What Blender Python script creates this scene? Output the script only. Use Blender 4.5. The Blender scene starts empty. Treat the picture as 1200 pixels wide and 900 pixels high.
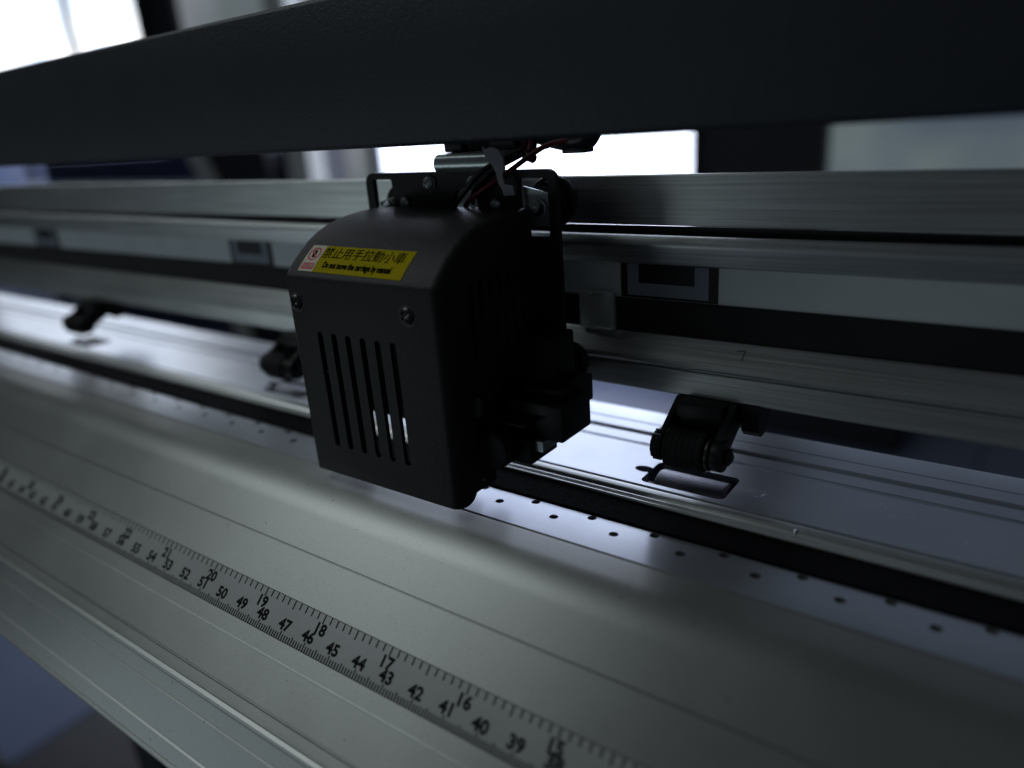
import bpy, bmesh, math, random
from mathutils import Vector, Matrix
random.seed(7)
K = 0.01            # authored in centimetres, built in metres
PI = math.pi
sc = bpy.context.scene
col = sc.collection

# ------------------------------------------------------------ camera
R = ((0.80924154, 0.58318316, -0.07089102),
     (-0.14425223, 0.31422993, 0.93832342),
     (0.5694905, -0.7491041, 0.33841339))
CAM = Vector((9.14807739, -15.10054513, 10.54068353))
cam_d = bpy.data.cameras.new('camera')
cam = bpy.data.objects.new('camera', cam_d); col.objects.link(cam)
M = Matrix(R).transposed().to_4x4(); M.translation = CAM * K
cam.matrix_world = M
cam_d.sensor_width = 36; cam_d.lens = 875 / 1200 * 36
cam_d.clip_start = 0.005; cam_d.clip_end = 60
cam_d.dof.use_dof = True
cam_d.dof.focus_distance = 0.213
cam_d.dof.aperture_fstop = 4.8
cam_d.dof.aperture_blades = 9
sc.camera = cam

# ------------------------------------------------------------ world, lamps, exposure
w = bpy.data.worlds.new('World'); sc.world = w; w.use_nodes = True
w.node_tree.nodes['Background'].inputs[0].default_value = (0.70, 0.80, 0.88, 1)
w.node_tree.nodes['Background'].inputs[1].default_value = 0.038
sc.view_settings.view_transform = 'Standard'; sc.view_settings.look = 'None'
sc.view_settings.exposure = 0.2; sc.view_settings.gamma = 1
def area(name, loc, target, sx, sy, power, color):
    l = bpy.data.lights.new(name, 'AREA'); l.shape = 'RECTANGLE'; l.size = sx*K; l.size_y = sy*K
    l.energy = power; l.color = color
    o = bpy.data.objects.new(name, l); col.objects.link(o); o.location = Vector(loc)*K
    o.rotation_euler = (Vector(target)-Vector(loc)).to_track_quat('-Z', 'Y').to_euler()
    return o
area('ceiling_light', (-165, -66, 180), (-8, 0, 0), 130, 125, 7.2, (0.87, 0.97, 1.0))
area('front_fill_light', (-190, -215, -60), (-8, 0, 2), 170, 44, 2.7, (0.78, 0.94, 1.0))  # added fill, low at front left, to brighten the upright rail faces

# ------------------------------------------------------------ materials
MATS = {}
def nt(name):
    m = bpy.data.materials.new(name); m.use_nodes = True; MATS[name] = m
    return m, m.node_tree, m.node_tree.nodes['Principled BSDF']
def mat(name, color, rough=.5, metal=0., noise=None, bump=0., bscale=800., stretch=(1, 1, 1), spec=.5, var=.0, coat=0., aniso=0., streak=0.):
    """plain material with procedural colour variation, roughness variation and fine relief"""
    m, t, b = nt(name); N = t.nodes; L = t.links
    b.inputs['Metallic'].default_value = metal; b.inputs['Roughness'].default_value = rough
    b.inputs['Specular IOR Level'].default_value = spec
    b.inputs['Coat Weight'].default_value = coat
    if aniso:
        b.inputs['Anisotropic'].default_value = aniso
        tg = N.new('ShaderNodeCombineXYZ'); tg.inputs[1].default_value = .7071; tg.inputs[2].default_value = .7071
        L.new(tg.outputs[0], b.inputs['Tangent'])
    tc = N.new('ShaderNodeTexCoord'); mp = N.new('ShaderNodeMapping'); L.new(tc.outputs['Object'], mp.inputs[0])
    mp.inputs['Scale'].default_value = stretch
    n1 = N.new('ShaderNodeTexNoise'); n1.inputs['Scale'].default_value = bscale; n1.inputs['Detail'].default_value = 4
    L.new(mp.outputs[0], n1.inputs['Vector'])
    n2 = N.new('ShaderNodeTexNoise'); n2.inputs['Scale'].default_value = noise or 45.; n2.inputs['Detail'].default_value = 6
    L.new(tc.outputs['Object'], n2.inputs['Vector'])
    mr = N.new('ShaderNodeMapRange'); mr.inputs[1].default_value = .3; mr.inputs[2].default_value = .7
    mr.inputs[3].default_value = 1-var; mr.inputs[4].default_value = 1+var
    L.new(n2.outputs['Fac'], mr.inputs[0])
    mx = N.new('ShaderNodeVectorMath'); mx.operation = 'SCALE'; mx.inputs[0].default_value = color[:3]
    ms = N.new('ShaderNodeMapRange'); ms.inputs[1].default_value = .3; ms.inputs[2].default_value = .7
    ms.inputs[3].default_value = 1-streak; ms.inputs[4].default_value = 1+streak; L.new(n1.outputs['Fac'], ms.inputs[0])
    mm = N.new('ShaderNodeMath'); mm.operation = 'MULTIPLY'; L.new(mr.outputs[0], mm.inputs[0]); L.new(ms.outputs[0], mm.inputs[1])
    L.new(mm.outputs[0], mx.inputs['Scale']); L.new(mx.outputs[0], b.inputs['Base Color'])
    ad = N.new('ShaderNodeMath'); ad.operation = 'MULTIPLY_ADD'; ad.inputs[1].default_value = .18*rough + .02; ad.inputs[2].default_value = rough - .09*rough
    L.new(n1.outputs['Fac'], ad.inputs[0]); L.new(ad.outputs[0], b.inputs['Roughness'])
    if bump:
        bp = N.new('ShaderNodeBump'); bp.inputs['Strength'].default_value = bump; bp.inputs['Distance'].default_value = .0002
        L.new(n1.outputs['Fac'], bp.inputs['Height']); L.new(bp.outputs[0], b.inputs['Normal'])
    return m
BR = (.012, 1, 1)     # brushing runs along x
alu = mat('brushed_aluminium', (.66, .68, .66), .34, .92, bump=.14, bscale=1500, stretch=BR, var=.06, aniso=.6, streak=.22)
alu_bright = mat('polished_aluminium_edge', (.72, .75, .76), .16, 1, bump=.1, bscale=2000, stretch=BR, var=.05)
alu_band = mat('satin_anodised_band', (.88, .95, .96), .5, .15, bump=.12, bscale=1600, stretch=BR, var=.06)
plate = mat('machined_aluminium_plate', (.60, .63, .69), .31, .9, bump=.05, bscale=2400, stretch=BR, var=.08, aniso=.8, streak=.06)
black = mat('black_powder_coat', (.017, .0155, .015), .48, 0, bump=.6, bscale=2000, var=.15, spec=.32)
black_beam = mat('black_textured_paint', (.023, .027, .038), .45, 0, bump=.8, bscale=1700, var=.1, spec=.5)
black_pl = mat('black_plastic', (.008, .008, .009), .42, 0, bump=.15, bscale=900, var=.1, spec=.4)
rubber = mat('black_rubber', (.022, .021, .022), .6, 0, bump=.4, bscale=1200, var=.2, spec=.3)
felt = mat('black_cutting_strip', (.004, .0036, .0045), .85, 0, bump=1., bscale=500, var=.8, spec=.06)
zinc = mat('zinc_plated_steel', (.50, .55, .54), .3, .8, bump=.2, bscale=900, var=.15)
darkst = mat('blackened_steel', (.09, .085, .08), .3, 1, var=.1)
grit = mat('grit_roller_metal', (.17, .17, .20), .32, 1, bump=1., bscale=3500, var=.25)
yellow = mat('yellow_vinyl_sticker', (1.0, .84, .006), .6, 0, noise=300, var=.0, spec=.1)
cream = mat('pale_sticker_corner', (.85, .74, .58), .5, 0, var=.03)
red = mat('red_print', (.75, .03, .04), .5)
ink = mat('black_ink', (.004, .004, .003), .8, spec=.05)
inkr = mat('ruler_ink', (.012, .014, .016), .8, spec=.15)
tape_w = mat('white_marker_film', (.34, .40, .48), .5, 0, var=.04)
tape_b = mat('black_marker_film', (.010, .009, .009), .5)
redw = mat('red_wire_insulation', (.15, .010, .018), .4)
blackw = mat('black_wire_insulation', (.010, .010, .011), .4)
nylon = mat('translucent_nylon_tie', (.24, .24, .29), .4)
pencil = mat('pencil_mark', (.20, .20, .20), .6)

def platen_mat():
    m, t, b = nt('satin_platen'); N = t.nodes; L = t.links
    b.inputs['Metallic'].default_value = .86
    b.inputs['Anisotropic'].default_value = .75
    tg = N.new('ShaderNodeCombineXYZ'); tg.inputs[1].default_value = .7071; tg.inputs[2].default_value = .7071
    L.new(tg.outputs[0], b.inputs['Tangent'])
    tc = N.new('ShaderNodeTexCoord')
    cl = N.new('ShaderNodeTexNoise'); cl.inputs['Scale'].default_value = 28; cl.inputs['Detail'].default_value = 6
    L.new(tc.outputs['Object'], cl.inputs['Vector'])
    sp = N.new('ShaderNodeTexNoise'); sp.inputs['Scale'].default_value = 1500; sp.inputs['Detail'].default_value = 2
    L.new(tc.outputs['Object'], sp.inputs['Vector'])
    r1 = N.new('ShaderNodeMapRange'); r1.inputs[1].default_value = .3; r1.inputs[2].default_value = .7; r1.inputs[3].default_value = .92; r1.inputs[4].default_value = 1.06
    L.new(cl.outputs['Fac'], r1.inputs[0])
    r2 = N.new('ShaderNodeMapRange'); r2.inputs[1].default_value = .27; r2.inputs[2].default_value = .40; r2.inputs[3].default_value = .80; r2.inputs[4].default_value = 1.
    L.new(sp.outputs['Fac'], r2.inputs[0])
    mu = N.new('ShaderNodeMath'); mu.operation = 'MULTIPLY'; L.new(r1.outputs[0], mu.inputs[0]); L.new(r2.outputs[0], mu.inputs[1])
    # sparse dirt specks
    vo = N.new('ShaderNodeTexVoronoi'); vo.inputs['Scale'].default_value = 130
    L.new(tc.outputs['Object'], vo.inputs['Vector'])
    lt = N.new('ShaderNodeMath'); lt.operation = 'LESS_THAN'; lt.inputs[1].default_value = .05; L.new(vo.outputs['Distance'], lt.inputs[0])
    sub = N.new('ShaderNodeMath'); sub.operation = 'MULTIPLY_ADD'; sub.inputs[1].default_value = -.4; sub.inputs[2].default_value = 1
    L.new(lt.outputs[0], sub.inputs[0])
    m2 = N.new('ShaderNodeMath'); m2.operation = 'MULTIPLY'; L.new(mu.outputs[0], m2.inputs[0]); L.new(sub.outputs[0], m2.inputs[1])
    sx = N.new('ShaderNodeVectorMath'); sx.operation = 'SCALE'; sx.inputs[0].default_value = (.435, .442, .425)
    L.new(m2.outputs[0], sx.inputs['Scale']); L.new(sx.outputs[0], b.inputs['Base Color'])
    mp = N.new('ShaderNodeMapping'); mp.inputs['Scale'].default_value = (.02, 1, 1); L.new(tc.outputs['Object'], mp.inputs[0])
    br = N.new('ShaderNodeTexNoise'); br.inputs['Scale'].default_value = 1800; br.inputs['Detail'].default_value = 4; L.new(mp.outputs[0], br.inputs['Vector'])
    bp = N.new('ShaderNodeBump'); bp.inputs['Strength'].default_value = .05; bp.inputs['Distance'].default_value = .0002
    L.new(br.outputs['Fac'], bp.inputs['Height'])
    bp2 = N.new('ShaderNodeBump'); bp2.inputs['Strength'].default_value = .10; bp2.inputs['Distance'].default_value = .0001
    L.new(sp.outputs['Fac'], bp2.inputs['Height']); L.new(bp.outputs[0], bp2.inputs['Normal']); L.new(bp2.outputs[0], b.inputs['Normal'])
    r3 = N.new('ShaderNodeMapRange'); r3.inputs[3].default_value = .36; r3.inputs[4].default_value = .44
    L.new(cl.outputs['Fac'], r3.inputs[0]); L.new(r3.outputs[0], b.inputs['Roughness'])
    return m
platen_m = platen_mat()

def glow(name, strength, c1, c2, scale):
    """glowing pane"""
    m, t, b = nt(name); N = t.nodes; L = t.links
    tc = N.new('ShaderNodeTexCoord'); n = N.new('ShaderNodeTexNoise'); n.inputs['Scale'].default_value = scale; n.inputs['Detail'].default_value = 2
    L.new(tc.outputs['Object'], n.inputs['Vector'])
    cr = N.new('ShaderNodeValToRGB'); cr.color_ramp.elements[0].position = .38; cr.color_ramp.elements[1].position = .56
    cr.color_ramp.elements[0].color = (*c1, 1); cr.color_ramp.elements[1].color = (*c2, 1)
    L.new(n.outputs['Fac'], cr.inputs[0]); L.new(cr.outputs[0], b.inputs['Emission Color'])
    b.inputs['Base Color'].default_value = (.05, .05, .05, 1); b.inputs['Roughness'].default_value = .2
    b.inputs['Emission Strength'].default_value = strength
    return m
pane1 = glow('bright_window_daylight', 2.2, (.42, .55, .75), (.95, .97, 1.0), 1.6)
pane2 = glow('white_window_daylight', 3.3, (.68, .76, 1.0), (.74, .82, 1.0), 1.0)
pane3 = glow('frosted_pane_daylight', .12, (.45, .60, .80), (.75, .95, 1.0), 2.2)
wall_m = mat('grey_painted_wall', (.16, .18, .19), .8, var=.05)
wall_d = mat('dark_wall_panel', (.018, .019, .022), .7, var=.05)
wframe = mat('dark_window_frame', (.02, .02, .024), .5)
floor_m = mat('grey_floor_tile', (.10, .125, .21), .35, 0, noise=3, var=.1)
grout_m = mat('floor_grout', (.06, .07, .09), .8)
furn_d = mat('dark_furniture_laminate', (.010, .010, .014), .5, var=.1)
furn_l = mat('pale_furniture_laminate', (.55, .55, .50), .5, var=.05)
furn_n = mat('navy_partition_fabric', (.03, .04, .10), .7, var=.1)
furn_b = mat('blue_grey_table_paint', (.24, .32, .52), .4, var=.05)

# ------------------------------------------------------------ helpers
def setp(o, label=None, cat=None, group=None, kind=None):
    for k, v in (('label', label), ('category', cat), ('group', group), ('kind', kind)):
        if v: o[k] = v
    return o
def link(name, bm, m, parent=None, root=(0, 0, 0), smooth=None):
    """one mesh object; coordinates in bm are centimetres in the machine's frame"""
    bmesh.ops.recalc_face_normals(bm, faces=bm.faces)
    r = Vector(root)
    for v in bm.verts: v.co = (v.co - r) * K
    me = bpy.data.meshes.new(name); bm.to_mesh(me); bm.free()
    me.materials.append(m)
    o = bpy.data.objects.new(name, me); col.objects.link(o)
    if parent: o.parent = parent
    else: o.location = r * K
    if smooth is not None:
        for p in me.polygons: p.use_smooth = True
        me.set_sharp_from_angle(angle=math.radians(smooth))
    return o
def empty(name, loc, **kw):
    o = bpy.data.objects.new(name, None); o.empty_display_size = .01; col.objects.link(o); o.location = Vector(loc)*K
    return setp(o, **kw)
def box(bm, x0, x1, y0, y1, z0, z1, bev=0, seg=2):
    r = bmesh.ops.create_cube(bm, size=1)
    bmesh.ops.scale(bm, vec=(x1-x0, y1-y0, z1-z0), verts=r['verts'])
    bmesh.ops.translate(bm, vec=((x0+x1)/2, (y0+y1)/2, (z0+z1)/2), verts=r['verts'])
    if bev:
        es = list({e for v in r['verts'] for e in v.link_edges})
        bmesh.ops.bevel(bm, geom=es, offset=bev, segments=seg, affect='EDGES', profile=.5)
    return bm
def nbox(*a, **k): return box(bmesh.new(), *a, **k)
def prism_x(bm, poly, x0, x1):
    """extrude a closed (y,z) polygon along x"""
    a = [bm.verts.new((x0, y, z)) for y, z in poly]; b = [bm.verts.new((x1, y, z)) for y, z in poly]
    n = len(poly)
    bm.faces.new(a); bm.faces.new(list(reversed(b)))
    for i in range(n): bm.faces.new((a[i], b[i], b[(i+1) % n], a[(i+1) % n]))
    return bm
def prism_y(bm, poly, y0, y1, bev=0):
    a = [bm.verts.new((x, y0, z)) for x, z in poly]; b = [bm.verts.new((x, y1, z)) for x, z in poly]
    n = len(poly)
    bm.faces.new(a); bm.faces.new(list(reversed(b)))
    for i in range(n): bm.faces.new((a[i], b[i], b[(i+1) % n], a[(i+1) % n]))
    return bm
def cyl(bm, c, axis, r, h, seg=32, r2=None, bev=0):
    """cylinder centred at c along axis 'X','Y','Z' or a vector"""
    res = bmesh.ops.create_cone(bm, cap_ends=True, segments=seg, radius1=r, radius2=r if r2 is None else r2, depth=h)
    vs = res['verts']
    if bev:
        es = [e for e in {e for v in vs for e in v.link_edges} if len(e.link_faces) == 2 and any(len(f.verts) > 4 for f in e.link_faces)]
        nb = bmesh.ops.bevel(bm, geom=es, offset=bev, segments=2, affect='EDGES', profile=.5)
        vs = list(set([v for v in vs if v.is_valid]) | set(nb['verts']))
    ax = {'X': Vector((1, 0, 0)), 'Y': Vector((0, 1, 0)), 'Z': Vector((0, 0, 1))}.get(axis) if isinstance(axis, str) else Vector(axis).normalized()
    q = Vector((0, 0, 1)).rotation_difference(ax).to_matrix()
    bmesh.ops.rotate(bm, cent=(0, 0, 0), matrix=q, verts=vs); bmesh.ops.translate(bm, vec=c, verts=vs)
    return bm
def ncyl(*a, **k): return cyl(bmesh.new(), *a, **k)
def rrect(x0, x1, z0, z1, r, seg=5):
    pts = []
    for cx, cz, a0 in ((x1-r, z1-r, 0), (x0+r, z1-r, 90), (x0+r, z0+r, 180), (x1-r, z0+r, 270)):
        for i in range(seg+1):
            a = math.radians(a0+90*i/seg); pts.append((cx+r*math.cos(a), cz+r*math.sin(a)))
    return pts
def tube(bm, pts, r, seg=10, sub=8):
    """smooth tube along control points (Catmull-Rom)"""
    P = [Vector(p) for p in pts]; P = [P[0]*2-P[1]] + P + [P[-1]*2-P[-2]]
    C = []
    for i in range(1, len(P)-2):
        for k in range(sub):
            t = k/sub
            C.append(.5*((2*P[i])+(P[i+1]-P[i-1])*t+(2*P[i-1]-5*P[i]+4*P[i+1]-P[i+2])*t*t+(-P[i-1]+3*P[i]-3*P[i+1]+P[i+2])*t**3))
    C.append(P[-2])
    prev = None; rings = []
    up = Vector((0, 0, 1))
    for i, c in enumerate(C):
        d = (C[min(i+1, len(C)-1)]-C[max(i-1, 0)]).normalized()
        if prev is None:
            u = d.cross(up if abs(d.z) < .9 else Vector((1, 0, 0))).normalized()
        else: u = (prev - d*prev.dot(d)).normalized()
        prev = u; v = d.cross(u)
        rr = r(i/(len(C)-1)) if callable(r) else r
        rings.append([bm.verts.new(c+(u*math.cos(2*PI*k/seg)+v*math.sin(2*PI*k/seg))*rr) for k in range(seg)])
    for a, b in zip(rings, rings[1:]):
        for k in range(seg): bm.faces.new((a[k], a[(k+1) % seg], b[(k+1) % seg], b[k]))
    bm.faces.new(list(reversed(rings[0]))); bm.faces.new(rings[-1])
    return bm
def apply_mods(o):
    dg = bpy.context.evaluated_depsgraph_get(); dg.update()
    me = bpy.data.meshes.new_from_object(o.evaluated_get(dg)); o.modifiers.clear(); old = o.data; o.data = me
    me.name = old.name; bpy.data.meshes.remove(old)
def cut(o, cutter_bm, root=(0, 0, 0)):
    c = link('cutter', cutter_bm, MATS['black_plastic'], None, (0, 0, 0))
    if o.parent: r = o.parent.location if not o.parent.parent else o.parent.parent.location
    else: r = Vector((0, 0, 0))
    # shift cutter into the object's local frame
    c.data.transform(Matrix.Translation(-Vector(root)*K)); c.matrix_world = Matrix.Identity(4)
    om = o.parent; o.parent = None
    md = o.modifiers.new('b', 'BOOLEAN'); md.operation = 'DIFFERENCE'; md.object = c; md.solver = 'EXACT'
    apply_mods(o); o.parent = om
    m = c.data; bpy.data.objects.remove(c); bpy.data.meshes.remove(m)
_text_cache = {}
def text_polys(s, size, bold=.042):
    if ord(s[0]) > 1000: bold = 0.
    """text as (verts2d, faces) with baseline centre at 0,0 (cm)"""
    key = (s, size)
    if key in _text_cache: return _text_cache[key]
    cu = bpy.data.curves.new('t', 'FONT'); cu.body = s; cu.size = size; cu.align_x = 'CENTER'; cu.align_y = 'CENTER'
    cu.resolution_u = 3; cu.offset = size*bold
    o = bpy.data.objects.new('t', cu); col.objects.link(o)
    dg = bpy.context.evaluated_depsgraph_get(); dg.update()
    me = bpy.data.meshes.new_from_object(o.evaluated_get(dg))
    vs = [(v.co.x, v.co.y) for v in me.vertices]; fs = [list(p.vertices) for p in me.polygons]
    bpy.data.objects.remove(o); bpy.data.curves.remove(cu); bpy.data.meshes.remove(me)
    _text_cache[key] = (vs, fs); return vs, fs
def put_text(bm, s, size, f, sx=1.):
    """f maps (u,v) in cm to a point"""
    vs, fs = text_polys(s, size)
    V = [bm.verts.new(f(x*sx, y)) for x, y in vs]
    for q in fs:
        try: bm.faces.new([V[i] for i in q])
        except ValueError: pass

XL, XR = -72., 24.

# ============================================================ THE ROOM
def struct(name, bm, m, parent=None): 
    o = link(name, bm, m, parent)
    if not parent: o['kind'] = 'structure'
    return o
fl = struct('floor', nbox(-900, 300, -320, 262, -90, -85.3), grout_m)
tile_me = None
for i in range(-14, 5):
    for j in range(-5, 5):
        if tile_me is None:
            t0 = link('floor_tile', nbox(0, 59.4, 0, 59.4, -85.6, -85, bev=.15, seg=1), floor_m, fl)
            tile_me = t0.data; t0.location = (i*60*K, j*60*K, 0)
        else:
            t = bpy.data.objects.new('floor_tile', tile_me); col.objects.link(t); t.parent = fl; t.location = (i*60*K, j*60*K, 0)
YW = 250.
wl = struct('back_wall', nbox(-437, -405, YW, YW+12, -85, 260), wall_d)
struct('wall_panel', nbox(-101, -58, YW, YW+12, -85, 260), wall_d, wl)
struct('wall_panel', nbox(34, 130, YW, YW+12, -85, 260), wall_d, wl)
struct('skirting', nbox(-437, -101, YW-1.5, YW, -85, -75), wall_d, wl)
sw = struct('side_wall', nbox(-912, -900, -320, YW+12, -85, 260), wall_m)

def window(x0, x1, z0, z1, mull, pane, label, fw=6.):
    t = empty('window', ((x0+x1)/2, YW, z0), label=label, cat='window')
    rt = ((x0+x1)/2, YW, z0)
    bm = bmesh.new()
    box(bm, x0, x0+fw, YW-3, YW+6, z0, z1); box(bm, x1-fw, x1, YW-3, YW+6, z0, z1)
    box(bm, x0+fw, x1-fw, YW-3, YW+6, z1-fw, z1); box(bm, x0+fw, x1-fw, YW-3, YW+6, z0, z0+fw)
    link('window_frame', bm, wframe, t, rt)
    xs = [x0+fw] + mull + [x1-fw]
    for m_ in mull: link('mullion', nbox(m_-3, m_+3, YW-2.5, YW+5, z0+fw, z1-fw), wframe, t, rt)
    for a, b in zip(xs, xs[1:]): link('pane', nbox(a, b, YW+1, YW+2, z0+fw, z1-fw), pane, t, rt)
    return t
window(-880, -437, 18, 240, [-700, -525], pane1, 'blown out bright window at top left with a thin dark upright bar')
pane0 = glow('blue_reflection_glow', .22, (.30, .42, .85), (.45, .55, .95), 1.2)
window(-880, -437, -40, 12, [-636], pane0, 'blue glow strip under the left end of the bar, for blue reflected off the table tops')  # added glow stands in for blue reflected off the table tops
pane4 = glow('grey_wall_glow', .28, (.35, .42, .45), (.60, .66, .72), 1.1)
window(-405, -264, -60, 240, [-312], pane4, 'glowing grey panel for the lit wall between the bright left window and the glaring white one', fw=2)  # emissive panel stands in for the lit grey wall
window(-262, -101, -60, 175, [], pane2, 'glaring white window directly behind the machine, seen under the bar', fw=1.5)
w3 = window(-58, 34, -60, 120, [], pane3, 'dim grey green frosted window behind the right end of the rail', fw=1.5)
pane5 = glow('added_pane_glow', .27, (.50, .60, .85), (.62, .74, 1.0), 1.5)
link('added_glow_pane', nbox(-56, 32, YW-.5, YW+.8, 34, 118), pane5, w3, (-12, YW, -60)); link('added_transom', nbox(-56.4, 32.4, YW-2, YW+.9, 30, 34), wframe, w3, (-12, YW, -60))  # unseen glowing pane and bar, added to brighten the rear plate reflection

# blurred furniture seen through the gap under the bar
t = empty('work_table', (-395, 205, -85), label='blue grey work table with a pale leg, blurred beyond the left end of the rail', cat='table')
rt = (-395, 205, -85)
link('tabletop', nbox(-520, -300, 190, 240, -13, -9, bev=.5), furn_b, t, rt)
for x in (-515, -310): link('leg', nbox(x, x+5, 195, 200, -85, -13), furn_d, t, rt)
bm = prism_y(bmesh.new(), [(-324.5, 6), (-313, 6), (-302, -12), (-302, -85), (-313, -85), (-313, -12)], 188, 193)
link('leg', bm, furn_l, t, rt)
link('partition', nbox(-500, -250, 200, 204, -85, 4), furn_n, t, rt)
o = link('cabinet', nbox(-318, -268, 190, 235, -85, 10, bev=.6), furn_d, None, (-290, 210, -85)); setp(o, 'dark cabinet blurred in the gap left of the carriage bracket', 'cabinet')
o = link('door_post', nbox(-243.5, -231, 182, 190, -85, 60, bev=.4), furn_l, None, (-237, 190, -85)); setp(o, 'cream upright post between the dark cabinet and the white window', 'post')
o = link('storage_box', nbox(-78, -19, 195, 235, -85, -40, bev=1), furn_d, None, (-45, 210, -85)); setp(o, 'black storage box on the floor glimpsed under the rail', 'box')
o = link('floor_mat', nbox(-117, -10, -60, 60, -85, -82.5, bev=1, seg=3), furn_d, None, (-60, 0, -85), smooth=60); setp(o, 'black rubber mat on the blue floor below the front edge', 'mat')
o = link('cable_cover', nbox(-160, -117.2, -60, 9, -85, -82, bev=1, seg=3), furn_d, None, (-140, -25, -85), smooth=60); setp(o, 'low black cable cover lying on the floor left of the mat', 'cable cover')

# ============================================================ THE MACHINE
mach = empty('cutting_plotter', (0, 0, -85), label='aluminium vinyl cutting plotter with printed ruler and black top bar', cat='plotter')
MR = (0, 0, -85)
def part(name, bm, m, parent=mach, smooth=None): return link(name, bm, m, parent, MR, smooth)

# ---- front platen: extruded profile, flat -> arc -> 43 degree apron -> steeper lip
SL = math.radians(43.02); cs, sn = math.cos(SL), math.sin(SL)
def apron(s, h=0.):     # point at distance s up the slope from the ruler's cm row
    return (-5.24 + s*cs - h*sn, -2.49 + s*sn + h*cs)
PHI = math.radians(3.3); RAD = 1.6; tp = math.tan(PHI)
yi, zi = -2.474, .089                      # where the flat and the apron would meet
T_ = RAD*math.tan((SL+PHI)/2); ys, zs = yi+T_*math.cos(PHI), zi-T_*math.sin(PHI)
def flat(y): return (y, -.09-(y-.64)*tp)
def dn(p, d): return (p[0], p[1]-d)
prof = [(.67, -.55), (.67, -.12), flat(.64), flat(-.93), dn(flat(-.955), .055), dn(flat(-1.0), .055), flat(-1.03), flat(ys)]
for i in range(1, 25):
    a = -PHI+(SL+PHI)*i/24; prof.append((ys - RAD*(math.sin(a)+math.sin(PHI)), zs+RAD*(math.cos(a)-math.cos(PHI))))
def groove(s, w, d): return [apron(s+w/2), apron(s+w*.25, -d), apron(s-w*.25, -d), apron(s-w/2)]
prof += groove(2.05, .05, .06)
prof += [apron(-.87), apron(-.89, .010), apron(-.92, .010), apron(-.94)]
prof += groove(-2.09, .09, .08)
prof += [apron(-2.42), apron(-2.45, .06), apron(-2.55, .09), apron(-2.63, .06), apron(-2.68, -.02)]
p0 = apron(-2.68, -.02)
a2 = math.radians(65); c2, s2 = math.cos(a2), math.sin(a2)
def lip(s, h=0.): return (p0[0]-s*c2-h*s2, p0[1]-s*s2+h*c2)
prof += [lip(.48), lip(.51, .05), lip(.55, .05), lip(.58, -.01), lip(1.64, -.02), lip(1.68, -.07), lip(1.73, -.07), lip(1.77, -.02),
         lip(2.27, -.02), lip(2.30, .04), lip(2.35, .04), lip(2.48, -.05)]
e = lip(2.48, -.05)
prof += [(e[0]+.25, e[1]-.12), (e[0]+1.2, e[1]-.05), (-6.0, -4.6), (-4.6, -3.0), (-2.0, -.9), (-.5, -.55)]
platen = part('platen', prism_x(bmesh.new(), prof, XL, XR), platen_m, smooth=22)
bm = bmesh.new()
HX0, HP = -3.11, 1.882
for i in range(-34, 14):
    cyl(bm, (HX0+HP*i, .0, 0), 'Z', .13, 1.4, 20)
    cyl(bm, (HX0+HP*(i+.5), .50, 0), 'Z', .13, 1.4, 20)
cut(platen, bm, MR)
platen.data.materials.append(plate)
for p_ in platen.data.polygons:
    if p_.normal.z > .98 and -.94*K < p_.center.y < .66*K and p_.center.z > 84.85*K: p_.material_index = 1
for p_ in platen.data.polygons: p_.use_smooth = True
platen.data.set_sharp_from_angle(angle=math.radians(22))

# ---- ruler
bm = bmesh.new()
prism_x(bm, [apron(.74, .0), apron(.74, .008), apron(-.40, .008), apron(-.40, 0)], XL+6, XR-3)
ruler_m = mat('ruler_film', (.43, .44, .43), .42, .75, noise=60, var=.05, bump=.05)
ruler = part('ruler', bm, ruler_m)
bm = bmesh.new()
def ap3(x, s, h=.010):
    y, z = apron(s, h); return (x, y, z)
def tick(x, s0, s1, wd):
    bm.faces.new([bm.verts.new(ap3(x-wd/2, s0)), bm.verts.new(ap3(x+wd/2, s0)), bm.verts.new(ap3(x+wd/2, s1)), bm.verts.new(ap3(x-wd/2, s1))])
for s0 in (-.398, .728): bm.faces.new([bm.verts.new(ap3(x, s_)) for x, s_ in ((XL+6, s0), (XR-3, s0), (XR-3, s0+.018), (XL+6, s0+.018))])
for n in range(24, 100):
    x = 40 - n
    put_text(bm, str(n), .43, lambda u, v, x=x: ap3(x+u, v+.015), 1.06)
    for k in range(10):
        L_ = .24 if k == 0 else (.22 if k == 5 else .17)
        tick(x+k*.1, -.385, -.385+L_, .044)
for n in range(10, 40):
    x = 40 - 2.54*n
    put_text(bm, str(n), .43, lambda u, v, x=x: ap3(x+u, v+.315), 1.06)
    for k in range(10):
        L_ = .25 if k in (0, 5) else .19
        tick(x+k*.254, .725-L_, .725, .046)
part('ruler_markings', bm, inkr, ruler)

# ---- cutting strip and its holder rails
bm = bmesh.new()
prism_x(bm, [(.69, -.5), (.69, -.05), (.70, -.04), (1.76, -.04), (1.77, -.05), (1.77, -.5)], XL, XR)
part('cutting_strip', bm, felt, smooth=40)
hp = [(1.80, -.5), (1.80, -.02), (1.83, .03), (1.855, .03), (1.88, -.05), (2.00, -.07), (2.03, -.02), (2.055, .03), (2.08, .03), (2.11, -.06),
      (2.26, -.08), (2.34, -.01), (2.40, .01), (2.62, .01), (2.66, -.03), (2.70, -.08), (2.70, -.5)]
part('strip_holder', prism_x(bmesh.new(), hp, XL, XR), alu, smooth=25)

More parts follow.
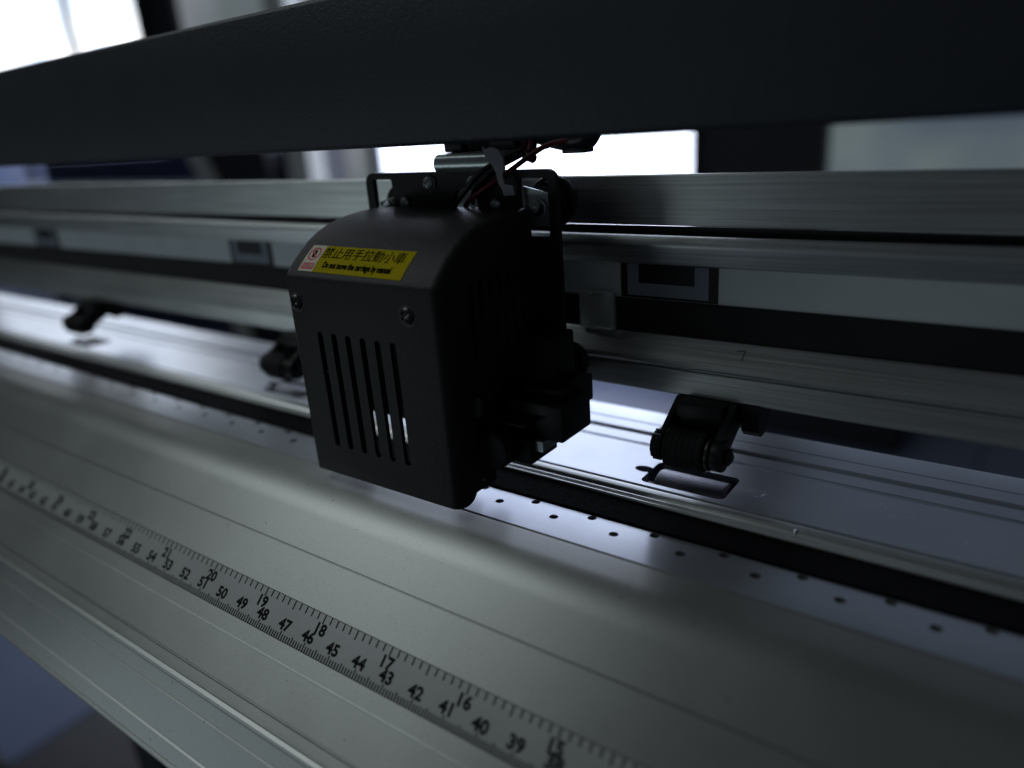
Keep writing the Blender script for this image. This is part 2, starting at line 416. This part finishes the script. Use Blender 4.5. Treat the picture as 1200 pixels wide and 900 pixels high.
# ---- rear plate with slots for the grit rollers
rp = [(2.74, -.5), (2.74, -.02), (2.77, 0), (5.25, 0), (5.27, -.07), (5.31, -.07), (5.33, -.01), (5.37, -.01), (5.39, -.06), (5.43, -.06), (5.45, 0),
      (6.02, 0), (6.06, -.16), (6.17, -.16), (6.30, -.02), (6.34, 0), (6.93, .0), (6.95, -.04), (6.98, -.04), (7.0, 0)]
for i in range(7):
    a = math.radians(75*i/6); rp.append((7.85+.6*math.sin(a), -.6*(1-math.cos(a))))
rp += [(8.45, -1.2), (7.8, -1.2), (7.5, -.5)]
rear = part('rear_plate', prism_x(bmesh.new(), rp, XL, XR), plate, smooth=25)
bm = bmesh.new()
SLOT = [0.0, -18.3, -36.6, -54.9, 18.3]
for dx in SLOT:
    pts = rrect(-.08+dx, 2.50+dx, 2.95, 4.42, .2)
    a = [bm.verts.new((x, y, -1.)) for x, y in pts]; b = [bm.verts.new((x, y, .4)) for x, y in pts]
    bm.faces.new(a); bm.faces.new(list(reversed(b)))
    for i in range(len(a)): bm.faces.new((a[i], b[i], b[(i+1) % len(a)], a[(i+1) % len(a)]))
bmesh.ops.recalc_face_normals(bm, faces=bm.faces)
cut(rear, bm, MR)
bm = bmesh.new()
for dx in SLOT:
    r = bmesh.ops.create_cone(bm, cap_ends=True, segments=28, radius1=.2, radius2=.2, depth=1.4)
    bmesh.ops.scale(bm, vec=(1.55, 1, 1), verts=r['verts']); bmesh.ops.translate(bm, vec=(-.28+dx, 3.72, 0), verts=r['verts'])
cut(rear, bm, MR)
for p_ in rear.data.polygons: p_.use_smooth = True
rear.data.set_sharp_from_angle(angle=math.radians(25))
part('inner_tray', nbox(XL, XR, .4, 7.6, -2.6, -2.2), black_pl)
for dx in SLOT: part('grit_roller', ncyl((1.28+dx, 3.72, -.62), 'X', .68, 2.1, 40, bev=.05), grit, smooth=40)
# light scratches left on the plate
bm = bmesh.new()
for (x, y) in ((5.4, 4.3), (5.9, 4.45), (6.6, 4.2), (7.0, 4.35), (7.4, 4.0), (3.2, 3.6), (3.35, 3.75), (3.0, 3.9), (8.3, 3.7), (6.2, 4.7), (6.35, 4.6)):
    a = random.uniform(.3, 2.4); L_ = random.uniform(.08, .22); wd = .012
    dx, dy = math.cos(a)*L_/2, math.sin(a)*L_/2; nx, ny = -math.sin(a)*wd, math.cos(a)*wd
    bm.faces.new([bm.verts.new((x+q*dx+s_*nx, y+q*dy+s_*ny, .004)) for q, s_ in ((-1, -1), (1, -1), (1, 1), (-1, 1))])
part('scratch_marks', bm, mat('bare_scratch', (.8, .85, .95), .35, .6), rear)['kind'] = 'stuff'
# chip of debris on the strip holder
bm = bmesh.new(); bmesh.ops.create_icosphere(bm, subdivisions=2, radius=.07)
for v in bm.verts: v.co = v.co*random.uniform(.7, 1.2)+Vector((4.72, 2.12, .08))
bm2 = bmesh.new(); bmesh.ops.create_icosphere(bm2, subdivisions=1, radius=.05)
for v in bm2.verts: bm.verts.new(v.co+Vector((4.92, 2.13, .07)))
bm2.free(); part('metal_chip', bm, zinc, smooth=60)

# ---- guide rail
gr = [(5.22, 6.6), (5.205, 6.6), (5.205, 6.75), (5.0, 6.80), (4.93, 6.92), (4.90, 6.975),
      (4.84, 6.98), (4.76, 6.965), (4.69, 6.935), (4.63, 6.89), (4.59, 6.84), (4.565, 6.78), (4.56, 6.72), (4.57, 6.66), (4.72, 6.18), (4.76, 6.14), (5.02, 6.13),
      (5.02, 3.98), (4.72, 4.04), (4.68, 4.0), (4.40, 3.50), (4.36, 3.45), (4.33, 3.40), (4.31, 3.33), (4.32, 3.26), (4.36, 3.21), (4.42, 3.18), (4.50, 3.17), (4.50, 3.12), (4.42, 3.10), (4.40, 3.06),
      (4.40, 2.40), (4.44, 2.34), (4.72, 2.34), (4.75, 2.95), (5.75, 2.95), (5.75, 6.6)]
rail = part('guide_rail', prism_x(bmesh.new(), gr, XL, XR), alu, smooth=24)
part('upper_flange', prism_x(bmesh.new(), [(5.0, 8.63), (5.03, 8.66), (5.17, 8.66), (5.18, 7.25), (5.16, 7.24), (5.02, 7.23), (5.0, 7.25)], XL, XR), alu, rail, smooth=24)
part('gap_darkening_strip', nbox(XL, XR, 5.215, 5.26, 6.605, 7.185), black_pl, rail)  # black strip added to keep the gap below the flange dark
bm = bmesh.new(); prism_x(bm, [(5.015, 5.02), (4.99, 5.03), (4.99, 6.10), (5.015, 6.10)], XL, XR)
part('painted_band', bm, alu_band, rail)
bm = bmesh.new(); prism_x(bm, [(5.01, 5.02), (4.88, 5.02), (4.85, 4.98), (4.85, 4.06), (4.88, 4.04), (5.01, 4.04)], XL, XR)
part('drive_belt', bm, rubber, rail)
for mx in (-1.63, -21.75, -41.9, -62.):
    o = part('marker_sticker', nbox(mx, mx+3.08, 4.97, 4.988, 5.05, 6.15), tape_b, rail)
    bm = bmesh.new()
    U = [(.23, 1.04), (.60, 1.04), (.60, .46), (2.38, .46), (2.38, 1.02), (2.80, 1.02), (2.80, .08), (.23, .08)]
    prism_y(bm, [(mx+x, 5.05+z) for x, z in U], 4.962, 4.969)
    part('marker_print', bm, tape_w, rail)
# pencilled figure on the rail's lower face
bm = bmesh.new()
def sl(x, v, h=.006):   # lower sloping face between (4.68,4.0) and (4.38,3.46)
    t_ = v; return (x, 4.68-.30*t_-h*.87, 4.0-.54*t_+h*.5)
for a, b in (((2.18, .28), (2.42, .22)), ((2.42, .22), (2.36, .70))):
    p, q = Vector(sl(*a)), Vector(sl(*b)); d = (q-p).normalized(); n_ = Vector((0, -.87, .49)); s_ = d.cross(n_)*.022
    bm.faces.new([bm.verts.new(v) for v in (p-s_, q-s_, q+s_, p+s_)])
part('pencil_seven', bm, pencil, rail)
# ---- top bar and end housings
bm = nbox(XL, XR, .5, 1.9, 9.93, 13.95)
es = [e for e in bm.edges if abs(e.verts[0].co.x-e.verts[1].co.x) > 1 and e.verts[0].co.y < 1]
bmesh.ops.bevel(bm, geom=es, offset=.14, segments=3, affect='EDGES', profile=.5)
part('top_bar', bm, black_beam, smooth=40)
for x0, x1 in ((XL-8, XL), (XR, XR+8)):
    part('end_housing', nbox(x0, x1, -7, 12, -9, 15, bev=.8, seg=3), black_pl, smooth=50)
for x in (-46, 16):
    lg = part('stand_leg', nbox(x, x+5, 3, 8, -80, -2.7, bev=.4), black_beam)
    part('stand_foot', nbox(x-.5, x+5.5, -14, 26, -85, -80, bev=.8), black_beam, lg)
part('stand_crossbar', nbox(-41, 16, 4, 7, -60, -54, bev=.4), black_beam)

# ============================================================ THE CARRIAGE
car = empty('carriage', (-6.2, 3, 2), label='black cutter carriage with slotted cover and yellow warning sticker, riding on the rail', cat='carriage')
CR = (-6.2, 3, 2)
def cp(name, bm, m, parent=car, smooth=None): return link(name, bm, m, parent, CR, smooth)
TOP = [(-1.62, 6.52), (-1.605, 6.585), (-1.57, 6.64), (-1.49, 6.73), (-1.35, 6.88), (-1.15, 7.07), (-.92, 7.26), (-.6, 7.475), (-.25, 7.655), (.15, 7.80), (.6, 7.91), (1.1, 7.98), (1.7, 8.02), (2.5, 8.03)]
CX0, CX1 = -9.28, -3.2
def cover_poly():
    return [(-.80, .86), (-.82, .70), (-.88, .57), (-.97, .47), (-1.08, .41), (-1.20, .38), (-1.62, .38)] + TOP + [(2.6, 8.03), (2.6, 3.4), (-.6, 3.3)]
bm = prism_x(bmesh.new(), cover_poly(), CX0, CX1)
bmesh.ops.recalc_face_normals(bm, faces=bm.faces)
# round the vertical corners and the side edges of the top
es = []
for e_ in bm.edges:
    a, b = e_.verts
    if abs(a.co.x-b.co.x) < 1e-4:
        m_ = (a.co+b.co)/2
        front = m_.y < -1.56 and m_.z < 6.8
        top = m_.z > 6.4 and m_.y < 2.58 and a.co.z > 6 and b.co.z > 6
        if front or top: es.append(e_)
bmesh.ops.bevel(bm, geom=es, offset=.30, segments=5, affect='EDGES', profile=.5, clamp_overlap=False)
# open the shell at the back and below: drop every face that spans the width and looks back or down
dele = [f for f in bm.faces if abs(f.normal.x) < .3 and (f.normal.y > .5 or f.normal.z < -.2) and max(v.co.x for v in f.verts)-min(v.co.x for v in f.verts) > 3]
bmesh.ops.delete(bm, geom=dele, context='FACES')
cover = cp('cover', bm, black, smooth=35)
md = cover.modifiers.new('s', 'SOLIDIFY'); md.thickness = .13*K; md.offset = -1; md.use_even_offset = True
apply_mods(cover)
bm = bmesh.new()
for i in range(6):
    x = -7.97 + .590*i; z0, z1 = 1.36, 5.02
    prism_y(bm, rrect(x-.115, x+.115, z0, z1, .112, 5), -2.2, -1.2)
for i in range(7):
    y = -.35 + .42*i
    pts = rrect(y-.09, y+.09, 4.3, 6.5-.0*i, .085, 4)
    prism_x(bm, pts, -3.8, -2.8)
bmesh.ops.recalc_face_normals(bm, faces=bm.faces)
cut(cover, bm, CR)
for p_ in cover.data.polygons: p_.use_smooth = True
cover.data.set_sharp_from_angle(angle=math.radians(35))

def screw(x, z, y, r, m, parent, head=.10, cap=darkst):
    """round cross-head screw facing -y"""
    bm = bmesh.new()
    bmesh.ops.create_uvsphere(bm, u_segments=24, v_segments=12, radius=r)
    for v in bm.verts:
        v.co = Vector((v.co.x, v.co.z*.5 if v.co.z < 0 else v.co.z*.1, v.co.y))
    for v in bm.verts: v.co += Vector((x, y, z))
    # cross recess
    o = cp('screw', bm, m, parent, smooth=50)
    a = random.uniform(0, 1.2); L_, w_ = r*.62, r*.12
    plus = [(w_, w_), (w_, L_), (-w_, L_), (-w_, w_), (-L_, w_), (-L_, -w_), (-w_, -w_), (-w_, -L_), (w_, -L_), (w_, -w_), (L_, -w_), (L_, w_)]
    ca, sa = math.cos(a), math.sin(a)
    c = prism_y(bmesh.new(), [(x+p*ca-q*sa, z+p*sa+q*ca) for p, q in plus], y-r, y-r*.16)
    bmesh.ops.recalc_face_normals(c, faces=c.faces)
    cut(o, c, CR)
    return o
for x in (-8.77, -4.33):
    sr = cp('screw_recess', ncyl((x, -1.60, 5.83), 'Y', .30, .06, 28), black_pl, cover, smooth=40)
    screw(x, 5.83, -1.62, .25, darkst, cover)
# rounded notch at the lower edge of the cover
# ---- warning sticker, wrapped over the sloping top
arc = [0.]
for p, q in zip(TOP, TOP[1:]): arc.append(arc[-1]+math.hypot(q[0]-p[0], q[1]-p[1]))
def wrap(x, v, h):
    """v cm along the cover's profile from the front edge"""
    s = v; i = 0
    while i < len(arc)-2 and arc[i+1] < s: i += 1
    t_ = (s-arc[i])/(arc[i+1]-arc[i]); p, q = TOP[i], TOP[i+1]
    d = Vector((q[0]-p[0], q[1]-p[1])).normalized(); n_ = Vector((-d.y, d.x))
    return Vector((x, p[0]+(q[0]-p[0])*t_+n_.x*h, p[1]+(q[1]-p[1])*t_+n_.y*h))
LX0, LW, LV0, LH = -8.66, 4.12, .27, .93
def lab(u, v, h=.012):  # sticker coordinates in cm, slight skew as stuck on
    return wrap(LX0+u+v*.06, LV0+v-u*.008, h)
def patch(u0, u1, v0, v1, h, nu=12, nv=8):
    bm = bmesh.new(); G = [[bm.verts.new(lab(u0+(u1-u0)*i/nu, v0+(v1-v0)*j/nv, h)) for i in range(nu+1)] for j in range(nv+1)]
    for j in range(nv):
        for i in range(nu): bm.faces.new((G[j][i], G[j][i+1], G[j+1][i+1], G[j+1][i]))
    return bm
def thick(bm, d=.006):
    bmesh.ops.solidify(bm, geom=bm.faces[:], thickness=d); return bm
stk = cp('warning_sticker', thick(patch(0, LW, 0, LH, .014)), yellow, cover)
def sp(name, bm, m): return cp(name, bm, m, cover)
sp('sticker_corner_panel', patch(.0, .62, 0, LH, .018, 4, 8), cream)
bm = bmesh.new()
put_text(bm, '禁止用手拉動小車', .42, lambda u, v: lab(2.28+u, .64+v, .021), .97)
put_text(bm, 'Do not move the carriage by manual', .275, lambda u, v: lab(2.28+u, .25+v, .021), .66)
sp('sticker_lettering', bm, ink)
bm = bmesh.new()
cu, cv, ra, rb = .31, .60, .235, .185
n = 36
A = [bm.verts.new(lab(cu+ra*math.cos(2*PI*i/n), cv+ra*math.sin(2*PI*i/n), .021)) for i in range(n)]
B = [bm.verts.new(lab(cu+rb*math.cos(2*PI*i/n), cv+rb*math.sin(2*PI*i/n), .021)) for i in range(n)]
for i in range(n): bm.faces.new((A[i], A[(i+1) % n], B[(i+1) % n], B[i]))
for s_ in (1,):
    a = math.radians(135); d = (math.cos(a), math.sin(a)); nn = (-d[1]*.022, d[0]*.022)
    bm.faces.new([bm.verts.new(lab(cu+d[0]*q*rb+nn[0]*w_, cv+d[1]*q*rb+nn[1]*w_, .024)) for q, w_ in ((-1, -1), (1, -1), (1, 1), (-1, 1))])
bm.faces.new([bm.verts.new(lab(u, v, .021)) for u, v in ((.05, .07), (.57, .07), (.57, .28), (.05, .28))])
sp('prohibition_sign', bm, red)
bm = bmesh.new()
for pts in ([(-.04, -.13), (.06, -.13), (.08, .02), (.05, .05), (-.05, .04), (-.07, -.02)], [(-.055, .03), (-.02, .03), (-.02, .14), (-.05, .14)], [(-.01, .03), (.02, .03), (.03, .15), (0, .15)], [(.03, .02), (.06, .02), (.07, .11), (.045, .11)], [(-.11, .05), (-.07, -.02), (-.05, .01), (-.09, .08)]):
    bm.faces.new([bm.verts.new(lab(cu+u, cv+v, .0225)) for u, v in pts])
sp('hand_symbol', bm, ink)
bm = bmesh.new(); put_text(bm, '禁止拉動', .125, lambda u, v: lab(.31+u, .175+v, .026), .95)
sp('sticker_caption', bm, cream)

# ---- bracket plate behind the cover
bp_poly = [(-9.42, 2.7), (-9.42, 7.4)]
pl = rrect(-9.80, -2.33, 2.75, 9.07, .33, 5)
br_ = cp('bracket_plate', prism_y(bmesh.new(), pl, 2.68, 2.86), black, smooth=30)
bm = bmesh.new()
prism_y(bm, rrect(-9.46, -8.62, 7.45, 8.86, .05, 2), 2.4, 3.2)
prism_y(bm, rrect(-3.62, -2.62, 7.2, 8.84, .08, 2), 2.4, 3.2)
cyl(bm, (-5.62, 2.8, 8.12), 'Y', .47, 1.2, 32)
bmesh.ops.recalc_face_normals(bm, faces=bm.faces)
cut(br_, bm, CR)
for x, z in ((-7.0, 8.72), (-5.25, 8.72)):
    cp('screw_washer', ncyl((x+.06, 2.66, z), 'Y', .27, .06, 6), black_pl, br_)
    screw(x, z, 2.63, .21, zinc, br_)
for x, z in ((-8.1, 8.12), (-4.45, 8.1)):
    cp('screw_washer', ncyl((x, 2.66, z), 'Y', .24, .05, 24), black_pl, br_)
    screw(x, z, 2.64, .18, zinc, br_)
# wheels on eccentric bolts, seen behind the plate
for x, z in ((-9.0, 8.0), (-3.1, 8.08), (-9.0, 3.1), (-2.95, 3.1)):
    bm = bmesh.new(); cyl(bm, (x, 3.7, z), 'Y', .74, .30, 40, bev=.05); cyl(bm, (x, 3.45, z), 'Y', .60, .25, 32); cyl(bm, (x, 3.97, z), 'Y', .60, .25, 32)
    wh = cp('guide_wheel', bm, black_pl, smooth=40)
    ax_ = cp('wheel_bolt', ncyl((x, 3.2, z), 'Y', .16, 1.0, 20), zinc, wh, smooth=40)
for x, z, sg in ((-9.0, 7.92, -1), (-3.12, 7.97, 1)):
    bm = bmesh.new()
    prism_y(bm, [(x-.42, z-.15), (x-.3, z-.5), (x+.3, z-.5), (x+.45, z-.1), (x+.42, z+.42), (x-.5, z+.62 if sg > 0 else z+.2)], 2.92, 3.0)
    lv = cp('adjuster_plate', bm, zinc)
    cp('washer', ncyl((x, 2.86, z), 'Y', .30, .06, 28, bev=.015), zinc, lv, smooth=30)
    cp('nut', ncyl((x+.05, 2.82, z), 'Y', .22, .10, 6, bev=.02), darkst, lv)
    cp('bolt_end', ncyl((x, 2.74, z), 'Y', .11, .12, 16, bev=.02), zinc, lv, smooth=30)
# folded tab on top of the plate
bm = bmesh.new()
tab = [(2.66, 9.05), (2.60, 9.10), (2.55, 9.2), (2.55, 9.34), (2.60, 9.46), (2.70, 9.54), (2.85, 9.57), (5.2, 9.57), (5.2, 9.47), (2.87, 9.47), (2.75, 9.43), (2.69, 9.36), (2.68, 9.05)]
prism_x(bm, tab, -6.62, -4.15)
cp('folded_tab', bm, zinc, smooth=30)
# cable guide blocks going up behind the top bar
bm = bmesh.new()
box(bm, -6.9, -5.75, 3.4, 4.6, 9.57, 10.8, bev=.06); box(bm, -6.6, -6.0, 3.2, 3.4, 9.6, 9.8, bev=.04)
cp('cable_chain_link', bm, black_pl)
bm = bmesh.new(); box(bm, -5.12, -4.15, 3.4, 4.6, 9.57, 10.8, bev=.06)
cp('cable_chain_link', bm, black_pl)
# cable loom and wires
bm = bmesh.new(); tube(bm, [(-4.3, 4.0, 10.3), (-3.6, 3.9, 10.02), (-2.7, 3.7, 9.83), (-2.0, 3.6, 9.78), (-1.75, 3.6, 10.0), (-1.72, 3.6, 10.6)], .34, 14)
box(bm, -2.5, -1.75, 3.3, 3.8, 9.42, 9.56, bev=.03)
cp('cable_loom', bm, blackw, smooth=60)
bm = bmesh.new(); tube(bm, [(-4.15, 3.9, 10.5), (-3.98, 3.7, 9.85), (-3.95, 3.6, 9.45), (-3.6, 3.5, 9.3)], .14, 10); tube(bm, [(-3.7, 3.9, 10.5), (-3.72, 3.7, 9.85), (-3.7, 3.55, 9.5)], .14, 10)
cp('red_wire', bm, redw, smooth=60)
bm = bmesh.new(); tube(bm, [(-2.3, 3.35, 9.78), (-2.9, 3.25, 9.68), (-3.4, 3.0, 9.40), (-3.95, 2.6, 8.98), (-4.7, 2.4, 8.55), (-5.35, 2.5, 8.2), (-5.85, 2.9, 7.9)], .075, 12)
cp('red_wire', bm, redw, smooth=60)
bm = bmesh.new(); tube(bm, [(-3.6, 3.0, 9.6), (-4.25, 2.5, 9.28), (-4.75, 2.35, 9.0), (-5.25, 2.3, 8.55), (-5.7, 2.4, 8.2), (-6.25, 2.7, 7.85)], .08, 12)
tube(bm, [(-3.6, 3.1, 9.5), (-4.3, 2.6, 9.12), (-4.8, 2.5, 8.8), (-5.2, 2.6, 8.45), (-5.5, 2.9, 8.1)], .075, 12)
cp('black_wire', bm, blackw, smooth=60)
bm = bmesh.new()
tie = [(-4.5, 9.76), (-4.42, 9.68), (-4.2, 9.73), (-3.95, 9.66), (-3.80, 9.45), (-3.78, 9.15), (-3.86, 8.95), (-3.80, 8.72), (-3.52, 8.68), (-3.48, 8.42), (-3.85, 8.40), (-3.90, 8.58), (-4.02, 8.75), (-4.08, 9.05), (-4.2, 9.25), (-4.38, 9.42), (-4.46, 9.58)]
prism_y(bm, tie, 2.28, 2.36)
cp('cable_tie', bm, nylon)
# ---- tool holder on the right side
bm = bmesh.new()
box(bm, -2.75, -1.05, .40, 1.93, 2.04, 3.08, bev=.05); box(bm, -2.6, -1.4, 1.0, 2.7, 2.5, 3.3, bev=.05)
th = cp('tool_holder', bm, black_pl, smooth=40)
bm = bmesh.new(); box(bm, -2.9, -1.9, .05, 1.4, 1.35, 2.06, bev=.04)
cp('tool_clamp', bm, black_pl, th, smooth=40)
cp('clamp_shim', nbox(-1.88, -1.62, .25, 1.0, 1.72, 2.03), zinc, th)
cp('holder_lever', nbox(-3.1, -1.9, -.15, .38, 2.55, 2.62, bev=.01), black, th)
bm = ncyl((-2.80, -.05, 1.86), 'Y', .54, 1.1, 40, bev=.06)
cp('clamp_knob', bm, black, smooth=35)
bm = bmesh.new(); n = 40
for i in range(n):
    a = 2*PI*i/n; g = (math.cos(a)*.54-2.80, math.sin(a)*.54+1.86)
    box(bm, g[0]-.02, g[0]+.02, -.5, .4, g[1]-.02, g[1]+.02)
cp('knurling', bm, black_pl)['kind'] = 'stuff'
cp('side_plate', nbox(-3.44, -3.38, -.72, .3, .46, 2.6, bev=.01), black, smooth=40)
cp('side_plate_rivet', ncyl((-3.37, -.35, .75), 'X', .06, .1, 14), zinc)
cp('plunger_body', ncyl((-3.9, .9, 2.3), 'Z', .5, 3.2, 30, bev=.05), black_pl, smooth=35)
cp('blade_holder', ncyl((-4.9, .9, 1.9), 'Z', .42, 2.6, 30, bev=.08), zinc, smooth=35)
cp('upper_slot_baffle', nbox(-9.13, -5.2, -.3, .28, 2.7, 5.9, bev=.08), black_pl, smooth=35)  # added baffle, seals stray light behind the upper slots
cp('left_slot_baffle', nbox(-9.14, -8.45, -.78, .28, .45, 3.3, bev=.03), black_pl, smooth=35)  # added baffle, stops light reaching the left slots
cp('lower_body', nbox(-4.7, -1.95, 1.55, 2.66, 1.75, 4.6, bev=.08), black_pl, smooth=35)
cp('inner_light_block', nbox(-9.1, -5.2, .3, 2.5, 1.7, 5.9, bev=.1), black_pl, smooth=35)  # unseen block, sized to stop light showing through the cover slots
# ---- belt clip
clipm = mat('bright_zinc_clip', (.82, .86, .84), .35, .55, bump=.5, bscale=600, var=.25)
bm = nbox(-2.9, -1.70, 4.56, 4.70, 4.06, 5.22, bev=.02)
box(bm, -1.78, -1.68, 4.50, 4.72, 4.08, 5.18, bev=.015); box(bm, -2.55, -1.8, 4.52, 4.6, 5.17, 5.25, bev=.02); box(bm, -2.55, -1.8, 4.52, 4.6, 4.03, 4.11, bev=.02)
cp('belt_clip', bm, clipm, smooth=30)

# ============================================================ PINCH ROLLERS
def pinch(x0, label):
    rt = (1.4, 3.25, .1)
    t = empty('pinch_roller', rt, label=label, cat='pinch roller', group='pinch rollers hanging under the guide rail')
    def q(name, bm, m, parent=t, smooth=35): return link(name, bm, m, parent, rt, smooth)
    ry, rz = 3.22, 1.22
    q('roller', ncyl((1.33, ry, rz), 'X', .57, 1.16, 44, bev=.05), rubber)
    b = bmesh.new()
    for k in range(7): cyl(b, (.85+.16*k, ry, rz), 'X', .582, .06, 40)
    q('tread_ribs', b, rubber)
    q('bearing', ncyl((2.03, ry, rz), 'X', .50, .10, 36, bev=.02), darkst)
    b = bmesh.new(); cyl(b, (.50, ry, rz), 'X', .44, .34, 28, bev=.06); cyl(b, (.66, ry, rz), 'X', .36, .12, 24)
    for i in range(12):
        a = 2*PI*i/12; box(b, .36, .62, ry+.43*math.cos(a)-.03, ry+.43*math.cos(a)+.03, rz+.43*math.sin(a)-.03, rz+.43*math.sin(a)+.03)
    q('hub_cap', b, black_pl)
    b = bmesh.new(); cyl(b, (2.27, ry, rz), 'X', .46, .34, 28, bev=.05); cyl(b, (2.5, ry, rz), 'X', .24, .2, 6, bev=.03)
    q('hub_cap', b, black_pl)
    q('axle', ncyl((2.58, ry, rz), 'X', .11, .16, 16, bev=.02), darkst)
    for xa, xb in ((.50, .66), (2.12, 2.34)):
        b = bmesh.new()
        prism_x(b, [(ry-.05, rz+.44), (ry-.40, rz+.1), (ry-.2, rz-.3), (ry+.2, rz-.36), (ry+.5, rz-.1), (5.2, 1.9), (5.2, 2.32), (4.3, 2.34)], xa, xb)
        q('swing_arm', b, black_pl)
    b = bmesh.new(); box(b, .70, 2.1, 3.78, 5.6, 1.40, 2.36, bev=.06); box(b, .62, 2.2, 4.5, 6.3, 1.75, 2.72, bev=.05)
    q('mount_block', b, black_pl)
    b = bmesh.new(); prism_x(b, [(4.35, 2.38), (4.42, 1.55), (4.62, 1.36), (4.9, 1.36), (5.3, 1.75), (5.4, 2.38)], 2.45, 2.95)
    box(b, 2.1, 2.5, 4.6, 5.2, 1.7, 2.3)
    q('lever_bracket', b, black_pl)
    t.location = Vector((rt[0]+x0, rt[1], rt[2]))*K
    return t
PR = pinch(0, 'black pinch roller right of the carriage, hanging over a slot in the bright plate')
def copy_tree(o, parent=None):
    c = o.copy(); col.objects.link(c); c.parent = parent
    for ch in list(o.children): copy_tree(ch, c)
    return c
for x0, lb in ((-18.3, 'black pinch roller half hidden behind the left edge of the carriage cover'),
               (-36.4, 'blurred black pinch roller farthest left under the rail, ringed by bright reflections')):
    c = copy_tree(PR); c.location = Vector((1.4+x0, 3.25, .1))*K; c['label'] = lb
